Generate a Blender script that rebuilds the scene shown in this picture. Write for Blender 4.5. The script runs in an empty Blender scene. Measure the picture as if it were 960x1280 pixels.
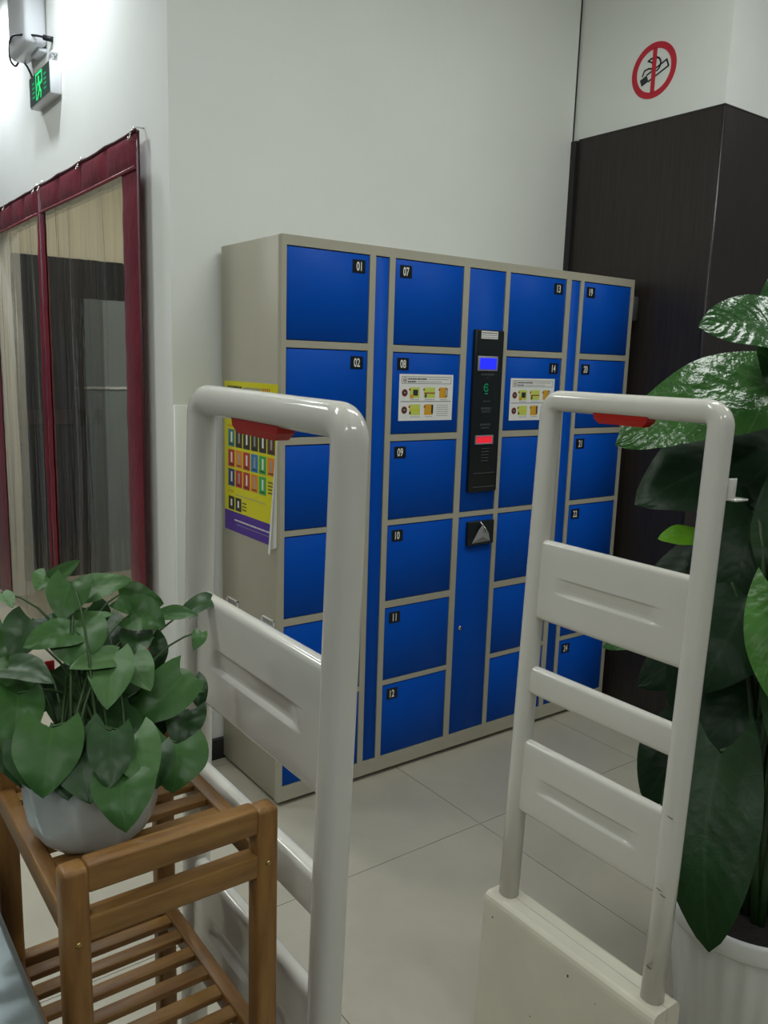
import bpy, bmesh, math, random
from mathutils import Vector, Matrix

random.seed(7)
scene = bpy.context.scene
PI = math.pi
R = math.radians

# ---------------------------------------------------------------- camera, world, lights, exposure
cam_data = bpy.data.cameras.new('camera')
cam = bpy.data.objects.new('camera', cam_data)
scene.collection.objects.link(cam)
cam.location = (-1.22559, -2.18729, 1.44124)
cam.rotation_euler = (R(79.78504), R(-1.72691), R(-36.2279))
cam_data.sensor_fit = 'VERTICAL'
cam_data.sensor_height = 36.0
cam_data.lens = 1034.22 / 1280 * 36.0
cam_data.clip_start = 0.02
scene.camera = cam

world = bpy.data.worlds.new('world')
scene.world = world
world.use_nodes = True
bg = world.node_tree.nodes['Background']
bg.inputs[0].default_value = (0.86, 0.93, 0.95, 1)
bg.inputs[1].default_value = 0.18

scene.view_settings.view_transform = 'Standard'
scene.view_settings.look = 'None'
scene.view_settings.gamma = 1
scene.view_settings.exposure = -0.5
scene.view_settings.use_curve_mapping = False

CEIL = 3.3
LAMPS = [  # ceiling panel lamps: x, y, size x, size y, watts
    (-1.9, 1.4, 0.6, 0.6, 22), (0.7, -1.15, 1.2, 0.3, 19), (2.6, -1.9, 1.2, 0.3, 13),
    (-1.6, -0.7, 1.2, 0.3, 16), (-0.2, -3.6, 1.2, 0.3, 20), (-2.6, -3.2, 1.2, 0.3, 18),
]
for (lx, ly, sx, sy, w) in LAMPS:
    ld = bpy.data.lights.new('ceiling_light_source', 'AREA')
    ld.shape = 'RECTANGLE'
    ld.size, ld.size_y, ld.energy = sx, sy, w
    ld.color = (0.95, 1.0, 0.95)
    lo = bpy.data.objects.new('ceiling_light_source', ld)
    lo.location = (lx, ly, CEIL - 0.05)
    scene.collection.objects.link(lo)
SPOTS = [(-0.42, 1.25, 90), (-0.42, 2.5, 90)]     # recessed downlights along the curtained wall
for (lx, ly, w) in SPOTS:
    ld = bpy.data.lights.new('downlight_source', 'SPOT')
    ld.energy, ld.spot_size, ld.spot_blend, ld.shadow_soft_size = w, R(125), 0.9, 0.05
    ld.color = (0.87, 0.93, 1.0)
    lo = bpy.data.objects.new('downlight_source', ld)
    lo.location = (lx, ly, CEIL - 0.06)
    scene.collection.objects.link(lo)
ld = bpy.data.lights.new('vestibule_light_source', 'AREA')
ld.size, ld.energy, ld.color = 0.6, 24, (1.0, 0.95, 0.82)
lo = bpy.data.objects.new('vestibule_light_source', ld)
lo.location = (0.55, 1.9, 2.75)
scene.collection.objects.link(lo)

# ---------------------------------------------------------------- materials
def srgb(r, g, b):
    f = lambda c: (c / 255 / 12.92) if c / 255 <= 0.04045 else ((c / 255 + 0.055) / 1.055) ** 2.4
    return (f(r), f(g), f(b))

def mat(name, col, rough=0.5, metal=0.0, spec=0.5, noise=0.0, nscale=8.0, bump=0.0, bscale=60.0, emit=None, estr=0.0,
        coat=0.0, stretch=(1, 1, 1), col2=None, alpha=1.0, trans=0.0, ior=1.45):
    m = bpy.data.materials.new(name)
    m.use_nodes = True
    nt = m.node_tree
    b = nt.nodes['Principled BSDF']
    b.inputs['Base Color'].default_value = (*col, 1)
    b.inputs['Roughness'].default_value = rough
    b.inputs['Metallic'].default_value = metal
    b.inputs['Specular IOR Level'].default_value = spec
    b.inputs['Coat Weight'].default_value = coat
    b.inputs['Coat Roughness'].default_value = 0.08
    b.inputs['Alpha'].default_value = alpha
    b.inputs['Transmission Weight'].default_value = trans
    b.inputs['IOR'].default_value = ior
    if emit:
        b.inputs['Emission Color'].default_value = (*emit, 1)
        b.inputs['Emission Strength'].default_value = estr
    if noise or bump:
        tc = nt.nodes.new('ShaderNodeTexCoord')
        mp = nt.nodes.new('ShaderNodeMapping')
        mp.inputs['Scale'].default_value = stretch
        nt.links.new(tc.outputs['Object'], mp.inputs['Vector'])
    if noise:
        n = nt.nodes.new('ShaderNodeTexNoise')
        n.inputs['Scale'].default_value = nscale
        n.inputs['Detail'].default_value = 5
        n.inputs['Roughness'].default_value = 0.6
        nt.links.new(mp.outputs[0], n.inputs['Vector'])
        mx = nt.nodes.new('ShaderNodeMix')
        mx.data_type = 'RGBA'
        c2 = col2 or tuple(c * (1 - noise) for c in col)
        mx.inputs['A'].default_value = (*col, 1)
        mx.inputs['B'].default_value = (*c2, 1)
        rp = nt.nodes.new('ShaderNodeMapRange')
        rp.inputs['From Min'].default_value = 0.35
        rp.inputs['From Max'].default_value = 0.68
        nt.links.new(n.outputs['Fac'], rp.inputs['Value'])
        nt.links.new(rp.outputs[0], mx.inputs['Factor'])
        nt.links.new(mx.outputs['Result'], b.inputs['Base Color'])
    if bump:
        n2 = nt.nodes.new('ShaderNodeTexNoise')
        n2.inputs['Scale'].default_value = bscale
        n2.inputs['Detail'].default_value = 3
        nt.links.new(mp.outputs[0], n2.inputs['Vector'])
        bp = nt.nodes.new('ShaderNodeBump')
        bp.inputs['Strength'].default_value = bump
        bp.inputs['Distance'].default_value = 0.01
        nt.links.new(n2.outputs['Fac'], bp.inputs['Height'])
        nt.links.new(bp.outputs[0], b.inputs['Normal'])
    return m

def leaf_mat(name, col, vein, rough=0.35, bump=0.35, lateral=9.0, vmix=0.3, spec=0.38):
    m = bpy.data.materials.new(name)
    m.use_nodes = True
    nt = m.node_tree
    b = nt.nodes['Principled BSDF']
    b.inputs['Roughness'].default_value = rough
    b.inputs['Specular IOR Level'].default_value = spec
    uv = nt.nodes.new('ShaderNodeUVMap')
    sep = nt.nodes.new('ShaderNodeSeparateXYZ')
    nt.links.new(uv.outputs[0], sep.inputs[0])
    def math_(op, a, bb=None, v=None):
        n = nt.nodes.new('ShaderNodeMath'); n.operation = op
        nt.links.new(a, n.inputs[0])
        if bb is not None: nt.links.new(bb, n.inputs[1])
        if v is not None: n.inputs[1].default_value = v
        return n.outputs[0]
    au = math_('ABSOLUTE', math_('SUBTRACT', sep.outputs[0], v=0.5))      # 0 at the midrib .. 0.5 at the edge
    mid = math_('LESS_THAN', au, v=0.022)
    ph = math_('SUBTRACT', sep.outputs[1], math_('MULTIPLY', au, v=0.55))
    sn = math_('SINE', math_('MULTIPLY', ph, v=lateral * 2 * PI))
    lat = math_('MULTIPLY', math_('GREATER_THAN', sn, v=0.955), v=0.55)
    fac = math_('MAXIMUM', mid, lat)
    tc = nt.nodes.new('ShaderNodeTexCoord')
    nz = nt.nodes.new('ShaderNodeTexNoise'); nz.inputs['Scale'].default_value = 22; nz.inputs['Detail'].default_value = 4
    nt.links.new(tc.outputs['Object'], nz.inputs['Vector'])
    m1 = nt.nodes.new('ShaderNodeMix'); m1.data_type = 'RGBA'
    m1.inputs['A'].default_value = (*[c * 0.72 for c in col], 1)
    m1.inputs['B'].default_value = (*[c * 1.3 for c in col], 1)
    nt.links.new(nz.outputs['Fac'], m1.inputs['Factor'])
    m2 = nt.nodes.new('ShaderNodeMix'); m2.data_type = 'RGBA'
    m2.inputs['B'].default_value = (*vein, 1)
    nt.links.new(m1.outputs['Result'], m2.inputs['A'])
    nt.links.new(math_('MULTIPLY', fac, v=vmix), m2.inputs['Factor'])
    nt.links.new(m2.outputs['Result'], b.inputs['Base Color'])
    bp = nt.nodes.new('ShaderNodeBump'); bp.inputs['Strength'].default_value = bump; bp.inputs['Distance'].default_value = 0.004
    n3 = nt.nodes.new('ShaderNodeTexNoise'); n3.inputs['Scale'].default_value = 55; n3.inputs['Detail'].default_value = 2
    nt.links.new(tc.outputs['Object'], n3.inputs['Vector'])
    nt.links.new(math_('ADD', math_('MULTIPLY', sn, v=0.12), n3.outputs['Fac']), bp.inputs['Height'])
    nt.links.new(bp.outputs[0], b.inputs['Normal'])
    return m

M = {}
M['wall'] = mat('white_wall_paint', (0.80, 0.82, 0.78), 0.75, noise=0.03, nscale=3, bump=0.04, bscale=200)
M['wall_left'] = mat('cool_white_wall_paint', (0.80, 0.82, 0.81), 0.7, noise=0.03, nscale=3, bump=0.04, bscale=200)
M['ceiling'] = mat('ceiling_paint', (0.8, 0.8, 0.78), 0.9)
M['lamp_glow'] = mat('lamp_diffuser', (0.9, 0.9, 0.9), 0.5, emit=(0.95, 1, 0.97), estr=9.0)
M['lamp_frame'] = mat('lamp_frame_metal', (0.7, 0.7, 0.7), 0.4, metal=0.4)
M['black'] = mat('black_skirting', (0.008, 0.008, 0.008), 0.35)
M['grout'] = mat('tile_grout', (0.16, 0.155, 0.145), 0.9)
M['tile'] = mat('beige_polished_tile', (0.435, 0.405, 0.325), 0.30, spec=0.4, noise=0.12, nscale=4.5, col2=(0.385, 0.36, 0.29))
M['brown'] = mat('dark_brown_laminate', (0.032, 0.025, 0.021), 0.40, spec=0.5, noise=0.5, nscale=14, stretch=(9, 9, 0.35), col2=(0.018, 0.014, 0.0125))
M['trim_dark'] = mat('dark_trim', (0.03, 0.028, 0.027), 0.3, metal=0.3)
M['seal'] = mat('dark_joint_sealant', (0.02, 0.02, 0.02), 0.7)
M['corner_metal'] = mat('brushed_corner_trim', (0.06, 0.055, 0.055), 0.28, metal=0.7)
M['sheet_grey'] = mat('warm_grey_powder_coat', (0.43, 0.405, 0.32), 0.42, noise=0.05, nscale=5, bump=0.03, bscale=400)
M['gap'] = mat('dark_gap', (0.004, 0.006, 0.012), 0.8)  # near-black colour for shade in the door gaps and under the locker
M['blue'] = mat('blue_powder_coat', (0.0, 0.074, 0.46), 0.45, spec=0.14, noise=0.06, nscale=3, bump=0.03, bscale=500)
M['plate_black'] = mat('black_number_plate', (0.006, 0.007, 0.01), 0.35)
M['digit_white'] = mat('white_print', (0.85, 0.84, 0.76), 0.5)
M['reader_black'] = mat('black_reader_plastic', (0.009, 0.012, 0.013), 0.28)
M['lcd'] = mat('blue_screen', (0.0, 0.0, 0.3), 0.3, emit=(0.02, 0.03, 1.0), estr=1.5)
M['bezel'] = mat('grey_bezel', (0.35, 0.35, 0.42), 0.35, metal=0.3)
M['dim_print'] = mat('dim_grey_print', (0.06, 0.07, 0.075), 0.5)
M['green_led'] = mat('green_led', (0, 0.2, 0.08), 0.4, emit=(0.0, 0.5, 0.2), estr=0.35)
M['red_led'] = mat('red_lit_slot', (0.5, 0.01, 0.02), 0.4, emit=(1, 0.03, 0.05), estr=0.75)
M['paper'] = mat('white_paper', (0.82, 0.82, 0.79), 0.6)
M['paper_grey'] = mat('grey_paper', (0.33, 0.33, 0.33), 0.5)
M['chrome'] = mat('chrome', (0.7, 0.7, 0.7), 0.2, metal=1.0)
M['ink'] = mat('dark_ink', (0.03, 0.03, 0.035), 0.6)
M['ink_grey'] = mat('grey_ink', (0.35, 0.34, 0.33), 0.6)
M['ink_red'] = mat('red_brown_ink', (0.35, 0.06, 0.03), 0.6)
M['ink_yellow'] = mat('yellow_ink', (0.72, 0.62, 0.03), 0.6)
M['ink_lime'] = mat('lime_ink', (0.6, 0.68, 0.12), 0.6)
M['ink_orange'] = mat('orange_ink', (0.70, 0.36, 0.02), 0.6)
M['poster_yellow'] = mat('poster_yellow', (0.72, 0.66, 0.004), 0.4)
M['poster_purple'] = mat('poster_purple', (0.075, 0.02, 0.30), 0.4)
for n, c in dict(teal=(0.05, 0.22, 0.22), navy=(0.03, 0.05, 0.2), pred=(0.5, 0.04, 0.03), porange=(0.75, 0.25, 0.03), pgreen=(0.05, 0.4, 0.08),
                 pblue=(0.03, 0.2, 0.5), pdark=(0.035, 0.03, 0.03), pbrown=(0.1, 0.04, 0.03)).items():
    M[n] = mat('poster_' + n, c, 0.45)
M['gate_white'] = mat('glossy_white_plastic', (0.69, 0.67, 0.61), 0.14, spec=0.5, noise=0.05, nscale=3.0, coat=0.25)
M['base_white'] = mat('cream_white_plastic', (0.70, 0.665, 0.545), 0.3, noise=0.08, nscale=5)
M['red_lens'] = mat('red_lamp_lens', (0.42, 0.015, 0.008), 0.25)
M['scuff'] = mat('dark_scuff', (0.06, 0.05, 0.04), 0.8)
M['wood'] = mat('oiled_brown_wood', (0.335, 0.178, 0.050), 0.42, noise=0.4, nscale=10, stretch=(0.8, 6, 6), col2=(0.19, 0.088, 0.024), bump=0.06, bscale=50)
M['wood_v'] = mat('oiled_brown_wood_upright', (0.325, 0.168, 0.046), 0.42, noise=0.4, nscale=10, stretch=(6, 6, 0.8), col2=(0.19, 0.085, 0.023), bump=0.06, bscale=50)
M['wood_y'] = mat('oiled_brown_wood_rail', (0.305, 0.158, 0.044), 0.42, noise=0.4, nscale=10, stretch=(6, 0.8, 6), col2=(0.18, 0.08, 0.022), bump=0.06, bscale=50)
M['brass'] = mat('brass_screw', (0.6, 0.42, 0.15), 0.3, metal=1)
M['steel'] = mat('brushed_steel_counter', (0.30, 0.35, 0.35), 0.30, metal=0.75, noise=0.08, nscale=6, stretch=(8, 0.5, 8))
M['counter_side'] = mat('grey_counter_side', (0.2, 0.21, 0.21), 0.5)
M['pot_white'] = mat('frosted_white_pot', (0.55, 0.57, 0.545), 0.22, spec=0.6, noise=0.25, nscale=5, stretch=(1, 1, 3), col2=(0.40, 0.42, 0.40))
M['pot_big'] = mat('white_ribbed_plastic', (0.74, 0.74, 0.70), 0.28, noise=0.05, nscale=3)
M['soil'] = mat('dark_soil', (0.012, 0.009, 0.006), 0.95, bump=0.8, bscale=60)
M['stem_g'] = mat('green_stem', (0.035, 0.08, 0.018), 0.5)
M['stalk_g'] = mat('dark_green_stalk', (0.02, 0.05, 0.012), 0.4)
M['ribbon'] = mat('red_ribbon', (0.5, 0.02, 0.02), 0.5)
M['maroon'] = mat('maroon_quilted_vinyl', (0.185, 0.02, 0.036), 0.33, noise=0.3, nscale=7, bump=0.5, bscale=18, stretch=(1, 1, 0.7))
M['maroon_light'] = mat('faded_maroon_piping', (0.24, 0.05, 0.06), 0.4)
M['maroon_dark'] = mat('maroon_piping', (0.06, 0.006, 0.012), 0.5)
M['beige'] = mat('beige_vestibule_paint', (0.68, 0.64, 0.52), 0.7)
M['dark_door'] = mat('dark_door_glass', (0.013, 0.013, 0.013), 0.25)
M['blue_grey'] = mat('blue_grey_panel', (0.20, 0.235, 0.25), 0.5)
M['coat_brown'] = mat('dark_brown_door_leaf', (0.028, 0.020, 0.015), 0.5)
M['plastic_grey'] = mat('grey_white_plastic', (0.62, 0.64, 0.66), 0.3)
M['lens_clear'] = mat('lamp_lens', (0.8, 0.85, 0.85), 0.1, spec=0.8)
M['cable'] = mat('black_cable', (0.01, 0.012, 0.015), 0.5)
M['sign_dark'] = mat('exit_sign_dark_face', (0.03, 0.06, 0.05), 0.4)
M['sign_green'] = mat('exit_sign_lit_green', (0, 0.6, 0.2), 0.4, emit=(0.02, 0.95, 0.22), estr=1.0)
M['sign_dim'] = mat('exit_sign_dim_green', (0, 0.3, 0.1), 0.4, emit=(0.02, 0.6, 0.2), estr=0.32)
M['sign_red'] = mat('sign_red', (0.55, 0.02, 0.04), 0.5)
M['acrylic'] = mat('dull_acrylic', (0.05, 0.05, 0.052), 0.2)
M['leaf0'] = leaf_mat('pothos_leaf_green', (0.034, 0.105, 0.020), (0.10, 0.20, 0.06), 0.38, bump=0.12, lateral=5, vmix=0.18)
M['leaf1'] = leaf_mat('pothos_leaf_pale_green', (0.062, 0.15, 0.040), (0.15, 0.27, 0.1), 0.42, bump=0.12, lateral=5, vmix=0.18)
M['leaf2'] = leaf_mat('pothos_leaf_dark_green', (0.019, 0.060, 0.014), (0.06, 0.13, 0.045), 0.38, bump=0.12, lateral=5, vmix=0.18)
M['taro0'] = leaf_mat('taro_leaf_mid_green', (0.022, 0.075, 0.018), (0.12, 0.2, 0.09), 0.22, bump=0.8)
M['taro1'] = leaf_mat('taro_leaf_green', (0.032, 0.105, 0.02), (0.14, 0.25, 0.1), 0.22, bump=0.8)
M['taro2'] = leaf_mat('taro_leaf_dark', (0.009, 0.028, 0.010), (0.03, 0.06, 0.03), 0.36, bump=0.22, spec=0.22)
M['taro3'] = leaf_mat('taro_leaf_young', (0.16, 0.42, 0.02), (0.25, 0.5, 0.08), 0.4, bump=0.3)
M['taro4'] = leaf_mat('taro_leaf_fresh', (0.045, 0.15, 0.018), (0.14, 0.3, 0.08), 0.35, bump=0.5)
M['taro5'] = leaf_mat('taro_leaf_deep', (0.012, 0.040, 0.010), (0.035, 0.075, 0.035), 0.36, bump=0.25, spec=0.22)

# clear PVC sheet: a real see-through sheet whose wrinkles bend and reflect light
def pvc_mat():
    m = bpy.data.materials.new('clear_wrinkled_pvc')
    m.use_nodes = True
    nt = m.node_tree
    nt.nodes.remove(nt.nodes['Principled BSDF'])
    out = nt.nodes['Material Output']
    tc = nt.nodes.new('ShaderNodeTexCoord')
    mp = nt.nodes.new('ShaderNodeMapping'); mp.inputs['Scale'].default_value = (1, 5, 0.55)
    nt.links.new(tc.outputs['Object'], mp.inputs['Vector'])
    n = nt.nodes.new('ShaderNodeTexNoise'); n.inputs['Scale'].default_value = 2.6; n.inputs['Detail'].default_value = 3
    n.inputs['Distortion'].default_value = 0.6
    nt.links.new(mp.outputs[0], n.inputs['Vector'])
    bp = nt.nodes.new('ShaderNodeBump'); bp.inputs['Strength'].default_value = 0.6; bp.inputs['Distance'].default_value = 0.02
    nt.links.new(n.outputs['Fac'], bp.inputs['Height'])
    rf = nt.nodes.new('ShaderNodeBsdfRefraction'); rf.inputs['IOR'].default_value = 1.02; rf.inputs['Roughness'].default_value = 0.02
    rf.inputs['Color'].default_value = (0.86, 0.88, 0.86, 1)
    tr = nt.nodes.new('ShaderNodeBsdfTransparent'); tr.inputs['Color'].default_value = (0.86, 0.88, 0.86, 1)
    gl = nt.nodes.new('ShaderNodeBsdfGlossy'); gl.inputs['Roughness'].default_value = 0.09
    nt.links.new(bp.outputs[0], rf.inputs['Normal']); nt.links.new(bp.outputs[0], gl.inputs['Normal'])
    m1 = nt.nodes.new('ShaderNodeMixShader'); m1.inputs[0].default_value = 0.5
    nt.links.new(tr.outputs[0], m1.inputs[1]); nt.links.new(rf.outputs[0], m1.inputs[2])
    fr = nt.nodes.new('ShaderNodeFresnel'); fr.inputs['IOR'].default_value = 1.18
    nt.links.new(bp.outputs[0], fr.inputs['Normal'])
    m2 = nt.nodes.new('ShaderNodeMixShader')
    nt.links.new(fr.outputs[0], m2.inputs[0]); nt.links.new(m1.outputs[0], m2.inputs[1]); nt.links.new(gl.outputs[0], m2.inputs[2])
    nt.links.new(m2.outputs[0], out.inputs['Surface'])
    return m
M['pvc'] = pvc_mat()

# ---------------------------------------------------------------- mesh helpers
class MB:
    """collects geometry for ONE mesh object"""
    def __init__(s):
        s.bm = bmesh.new()
        s.uv = None
        s.mats = []
    def mi(s, m):
        if m not in s.mats: s.mats.append(m)
        return s.mats.index(m)
    def box(s, lo, hi, m, bevel=0.0, seg=2):
        t = bmesh.new()
        bmesh.ops.create_cube(t, size=1.0)
        for v in t.verts:
            v.co = Vector([(lo[i] + hi[i]) / 2 + v.co[i] * (hi[i] - lo[i]) for i in range(3)])
        if bevel:
            bmesh.ops.bevel(t, geom=list(t.edges), offset=bevel, segments=seg, affect='EDGES', profile=0.5)
        s.join(t, m, bevel > 0)
    def join(s, t, m, smooth=False):
        k = s.mi(m)
        mp = {}
        for v in t.verts: mp[v] = s.bm.verts.new(v.co)
        for f in t.faces:
            try:
                nf = s.bm.faces.new([mp[v] for v in f.verts])
                nf.material_index = k
                nf.smooth = smooth
            except ValueError:
                pass
        t.free()
    def poly(s, pts, m, smooth=False):
        vs = [s.bm.verts.new(p) for p in pts]
        f = s.bm.faces.new(vs); f.material_index = s.mi(m); f.smooth = smooth
        return f
    def grid(s, rows, m, smooth=True, closed_u=False, closed_v=False, cap=False):
        k = s.mi(m)
        V = [[s.bm.verts.new(p) for p in r] for r in rows]
        nr, nc = len(V), len(V[0])
        for i in range(nr if closed_v else nr - 1):
            for j in range(nc if closed_u else nc - 1):
                f = s.bm.faces.new([V[i][j], V[i][(j + 1) % nc], V[(i + 1) % nr][(j + 1) % nc], V[(i + 1) % nr][j]])
                f.material_index = k; f.smooth = smooth
        if cap:
            for r in (V[0], V[-1]):
                f = s.bm.faces.new(r); f.material_index = k
        return V
    def tube(s, pts, r, m, n=8, cap=True, power=2.0, r2=None, up=None):
        pts = [Vector(p) for p in pts]
        rows = []
        ref = Vector(up) if up else Vector((0.123, 0.31, 0.94)).normalized()
        prev = None
        for i, p in enumerate(pts):
            d = (pts[min(i + 1, len(pts) - 1)] - pts[max(i - 1, 0)]).normalized()
            if prev is None:
                a = d.cross(ref)
                if a.length < 1e-3: a = d.cross(Vector((1, 0, 0)))
                a.normalize()
            else:
                a = (prev - d * prev.dot(d)).normalized()
            prev = a
            b = d.cross(a)
            rr = r if r2 is None else r + (r2 - r) * i / (len(pts) - 1)
            row = []
            for k in range(n):
                t = 2 * PI * k / n
                c, sn = math.cos(t), math.sin(t)
                q = (abs(c) ** power + abs(sn) ** power) ** (-1 / power)
                row.append(p + a * c * rr * q + b * sn * rr * q)
            rows.append(row)
        s.grid(rows, m, True, closed_u=True, cap=cap)
    def lathe(s, prof, m, n=32, c=(0, 0, 0), flute=0.0, nf=0, twist=0.0):
        rows = []
        for (r, z) in prof:
            rows.append([(c[0] + (r * (1 + flute * math.cos(nf * (2 * PI * k / n + twist * z)))) * math.cos(2 * PI * k / n),
                          c[1] + (r * (1 + flute * math.cos(nf * (2 * PI * k / n + twist * z)))) * math.sin(2 * PI * k / n), c[2] + z) for k in range(n)])
        s.grid(rows, m, True, closed_u=True)
    def build(s, name, parent=None, origin=None, recalc=True):
        if recalc: bmesh.ops.recalc_face_normals(s.bm, faces=list(s.bm.faces))
        me = bpy.data.meshes.new(name)
        if origin is None and parent is not None: origin = parent.location
        if origin is not None and parent is not None and not parent.get('local'):
            for v in s.bm.verts: v.co -= Vector(origin)
        s.bm.to_mesh(me); s.bm.free()
        for m in s.mats: me.materials.append(m)
        o = bpy.data.objects.new(name, me)
        scene.collection.objects.link(o)
        if parent: o.parent = parent
        return o

def thing(name, label, cat, loc=(0, 0, 0), group=None, local=False, rot=None):
    o = bpy.data.objects.new(name, None)
    o.empty_display_size = 0.1
    scene.collection.objects.link(o)
    o.location = loc
    if rot: o.rotation_euler = rot
    o['label'] = label; o['category'] = cat
    if group: o['group'] = group
    if local: o['local'] = 1
    return o

def sub(name, mb, parent, root, label=None):
    """a part of a part: built in the root's frame"""
    o = mb.build(name, None, None)
    o.parent = parent
    if not root.get('local'):
        o.data.transform(Matrix.Translation(-Vector(root.location)))
    if label: o['label'] = label
    return o

def struct(o, label, cat=None):
    o['kind'] = 'structure'; o['label'] = label
    o['category'] = cat or o.name.split('_')[0].split('.')[0]
    return o

def box_obj(name, lo, hi, m, parent=None, bevel=0.0, label=None):
    b = MB(); b.box(lo, hi, m, bevel)
    o = b.build(name, parent)
    if label: o['label'] = label
    return o

def text_polys(body, size, sx=1.0, bold=0.0):
    """outline text -> triangles, centred on the origin in the XZ plane facing -Y"""
    cu = bpy.data.curves.new('text_source', 'FONT')
    cu.body = body; cu.size = size; cu.align_x = 'CENTER'; cu.align_y = 'CENTER'
    cu.offset = bold; cu.resolution_u = 4
    ob = bpy.data.objects.new('text_source', cu)
    scene.collection.objects.link(ob)
    dg = bpy.context.evaluated_depsgraph_get()
    ev = ob.evaluated_get(dg)
    me = ev.to_mesh()
    vs = [v.co.copy() for v in me.vertices]
    fs = [tuple(p.vertices) for p in me.polygons]
    ev.to_mesh_clear()
    bpy.data.objects.remove(ob); bpy.data.curves.remove(cu)
    xs = [v.x for v in vs]; ys = [v.y for v in vs]
    cx, cy = (min(xs) + max(xs)) / 2, (min(ys) + max(ys)) / 2
    return [((v.x - cx) * sx, v.y - cy) for v in vs], fs

# ---------------------------------------------------------------- floor (slab + tiles as parts)
fl = MB(); fl.box((-4.2, -5.2, -0.12), (4.4, 4.4, -0.006), M['grout'])
floor = fl.build('floor'); struct(floor, 'pale beige polished tile floor with thin dark joints')
P_ = 0.8
tb = MB(); tb.box((-P_ / 2 + 0.0011, -P_ / 2 + 0.0011, -0.008), (P_ / 2 - 0.0011, P_ / 2 - 0.0011, 0.0), M['tile'])
t0 = tb.build('tile', None); t0.parent = floor
first = True
for i in range(-4, 5):
    for j in range(-5, 6):
        cx, cy = -0.306 + P_ / 2 + i * P_, -0.435 + P_ / 2 + j * P_
        if cx < -3.9 or cx > 4.0 or cy < -4.9 or cy > 4.0: continue
        o = t0 if first else t0.copy()
        if not first:
            scene.collection.objects.link(o); o.parent = floor
        o.location = (cx, cy, 0); first = False

# ---------------------------------------------------------------- walls, pillar, ceiling, vestibule
YB = 0.425
wb = MB(); wb.box((-0.03, YB, 0), (1.664, YB + 0.2, CEIL), M['wall'])
struct(wb.build('wall_back'), 'plain white back wall behind the blue lockers')
jm = MB(); jm.box((1.664, YB + 0.004, 0), (1.678, YB + 0.2, CEIL), M['seal'])
struct(jm.build('trim_2'), 'dark vertical joint between back wall and pillar')
# wall that recedes beside the back wall, with the curtained doorway
DY0, DY1, DZ = 0.72, 2.95, 2.10
wl = MB()
wl.box((-0.1652, YB, 0), (-0.03, DY0, CEIL), M['wall'])
wl.box((-0.1652, DY0, DZ), (-0.03, DY1, CEIL), M['wall'])
wl.box((-0.1652, DY1, 0), (-0.03, 4.3, CEIL), M['wall'])
struct(wl.build('wall_left'), 'bright white wall with the curtained doorway and exit sign')
# vestibule beyond the doorway
vb = MB()
vb.box((-0.03, 3.3, 0), (1.9, 3.4, 2.8), M['beige'])
vb.box((1.8, YB + 0.2, 0), (1.9, 3.3, 2.8), M['beige'])
vb.box((-0.03, YB + 0.2, 2.8), (1.9, 3.4, 2.86), M['beige'])
struct(vb.build('wall_vestibule'), 'beige vestibule walls seen through the clear curtain', 'wall')
dr = MB(); dr.box((-0.02, 3.262, 0.0), (0.50, 3.3, 2.02), M['dark_door'])
d1 = struct(dr.build('door_1'), 'dark glass door at the end of the vestibule', 'door')
box_obj('door_rail', (-0.02, 3.25, 1.0), (0.50, 3.262, 1.09), M['coat_brown'], d1)
box_obj('door_stile', (0.44, 3.25, 0.0), (0.50, 3.262, 2.02), M['coat_brown'], d1)
dr = MB(); dr.box((0.505, 3.262, 0.0), (1.15, 3.3, 2.02), M['dark_door'])
d2 = struct(dr.build('door_2'), 'dark door beside the blue grey panel in the vestibule', 'door')
box_obj('door_panel', (0.52, 3.235, 0.0), (1.15, 3.262, 1.78), M['blue_grey'], d2)
box_obj('door_rail', (0.52, 3.225, 1.22), (1.15, 3.235, 1.235), M['plastic_grey'], d2)

# the pillar on the other side: plaster above, brown cladding below
XP, PY, PZ = 1.678, -0.288, 2.407
wr = MB(); wr.box((XP, PY, 0), (3.4, YB + 0.2, CEIL), M['wall'])
pil = struct(wr.build('wall_right'), 'white pillar beside the lockers with dark brown cladding below', 'wall')
ca = MB(); ca.box((XP - 0.006, PY + 0.004, 0.0), (XP, YB - 0.030, PZ), M['brown'])
o = ca.build('cladding_panel', pil)
ca = MB(); ca.box((XP + 0.004, PY - 0.006, 0.0), (2.9, PY, PZ), M['brown'])
o = ca.build('cladding_panel', pil)
ca = MB(); ca.box((2.904, PY - 0.006, 0.0), (3.4, PY, PZ), M['brown'])
o = ca.build('cladding_panel', pil)
ca = MB(); ca.box((XP - 0.0075, PY - 0.0075, 0.0), (XP + 0.006, PY + 0.006, PZ), M['corner_metal'], 0.002, 1)
ca.build('corner_trim', pil)
ca = MB(); ca.box((XP - 0.020, YB - 0.030, 0.0), (XP, YB, PZ), M['trim_dark'])
ca.build('edge_trim', pil)
ca = MB(); ca.box((XP - 0.007, PY - 0.007, PZ), (3.4, YB - 0.031, PZ + 0.006), M['trim_dark'])
ca.build('cap_trim', pil)

bb = MB(); bb.box((-0.045, YB - 0.013, 0), (1.668, YB, 0.08), M['black'], 0.002, 1)
struct(bb.build('baseboard_back'), 'black skirting along the back wall')
bb = MB(); bb.box((-0.178, YB + 0.03, 0), (-0.165, DY0, 0.08), M['black'], 0.002, 1)
struct(bb.build('baseboard_left'), 'black skirting beside the curtained doorway')
tr = MB(); tr.box((-0.1652, YB - 0.014, 0), (-0.048, YB, 1.285), M['wall'], 0.003, 1)
struct(tr.build('trim_1'), 'white boxed trim at the wall corner beside the locker')

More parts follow.
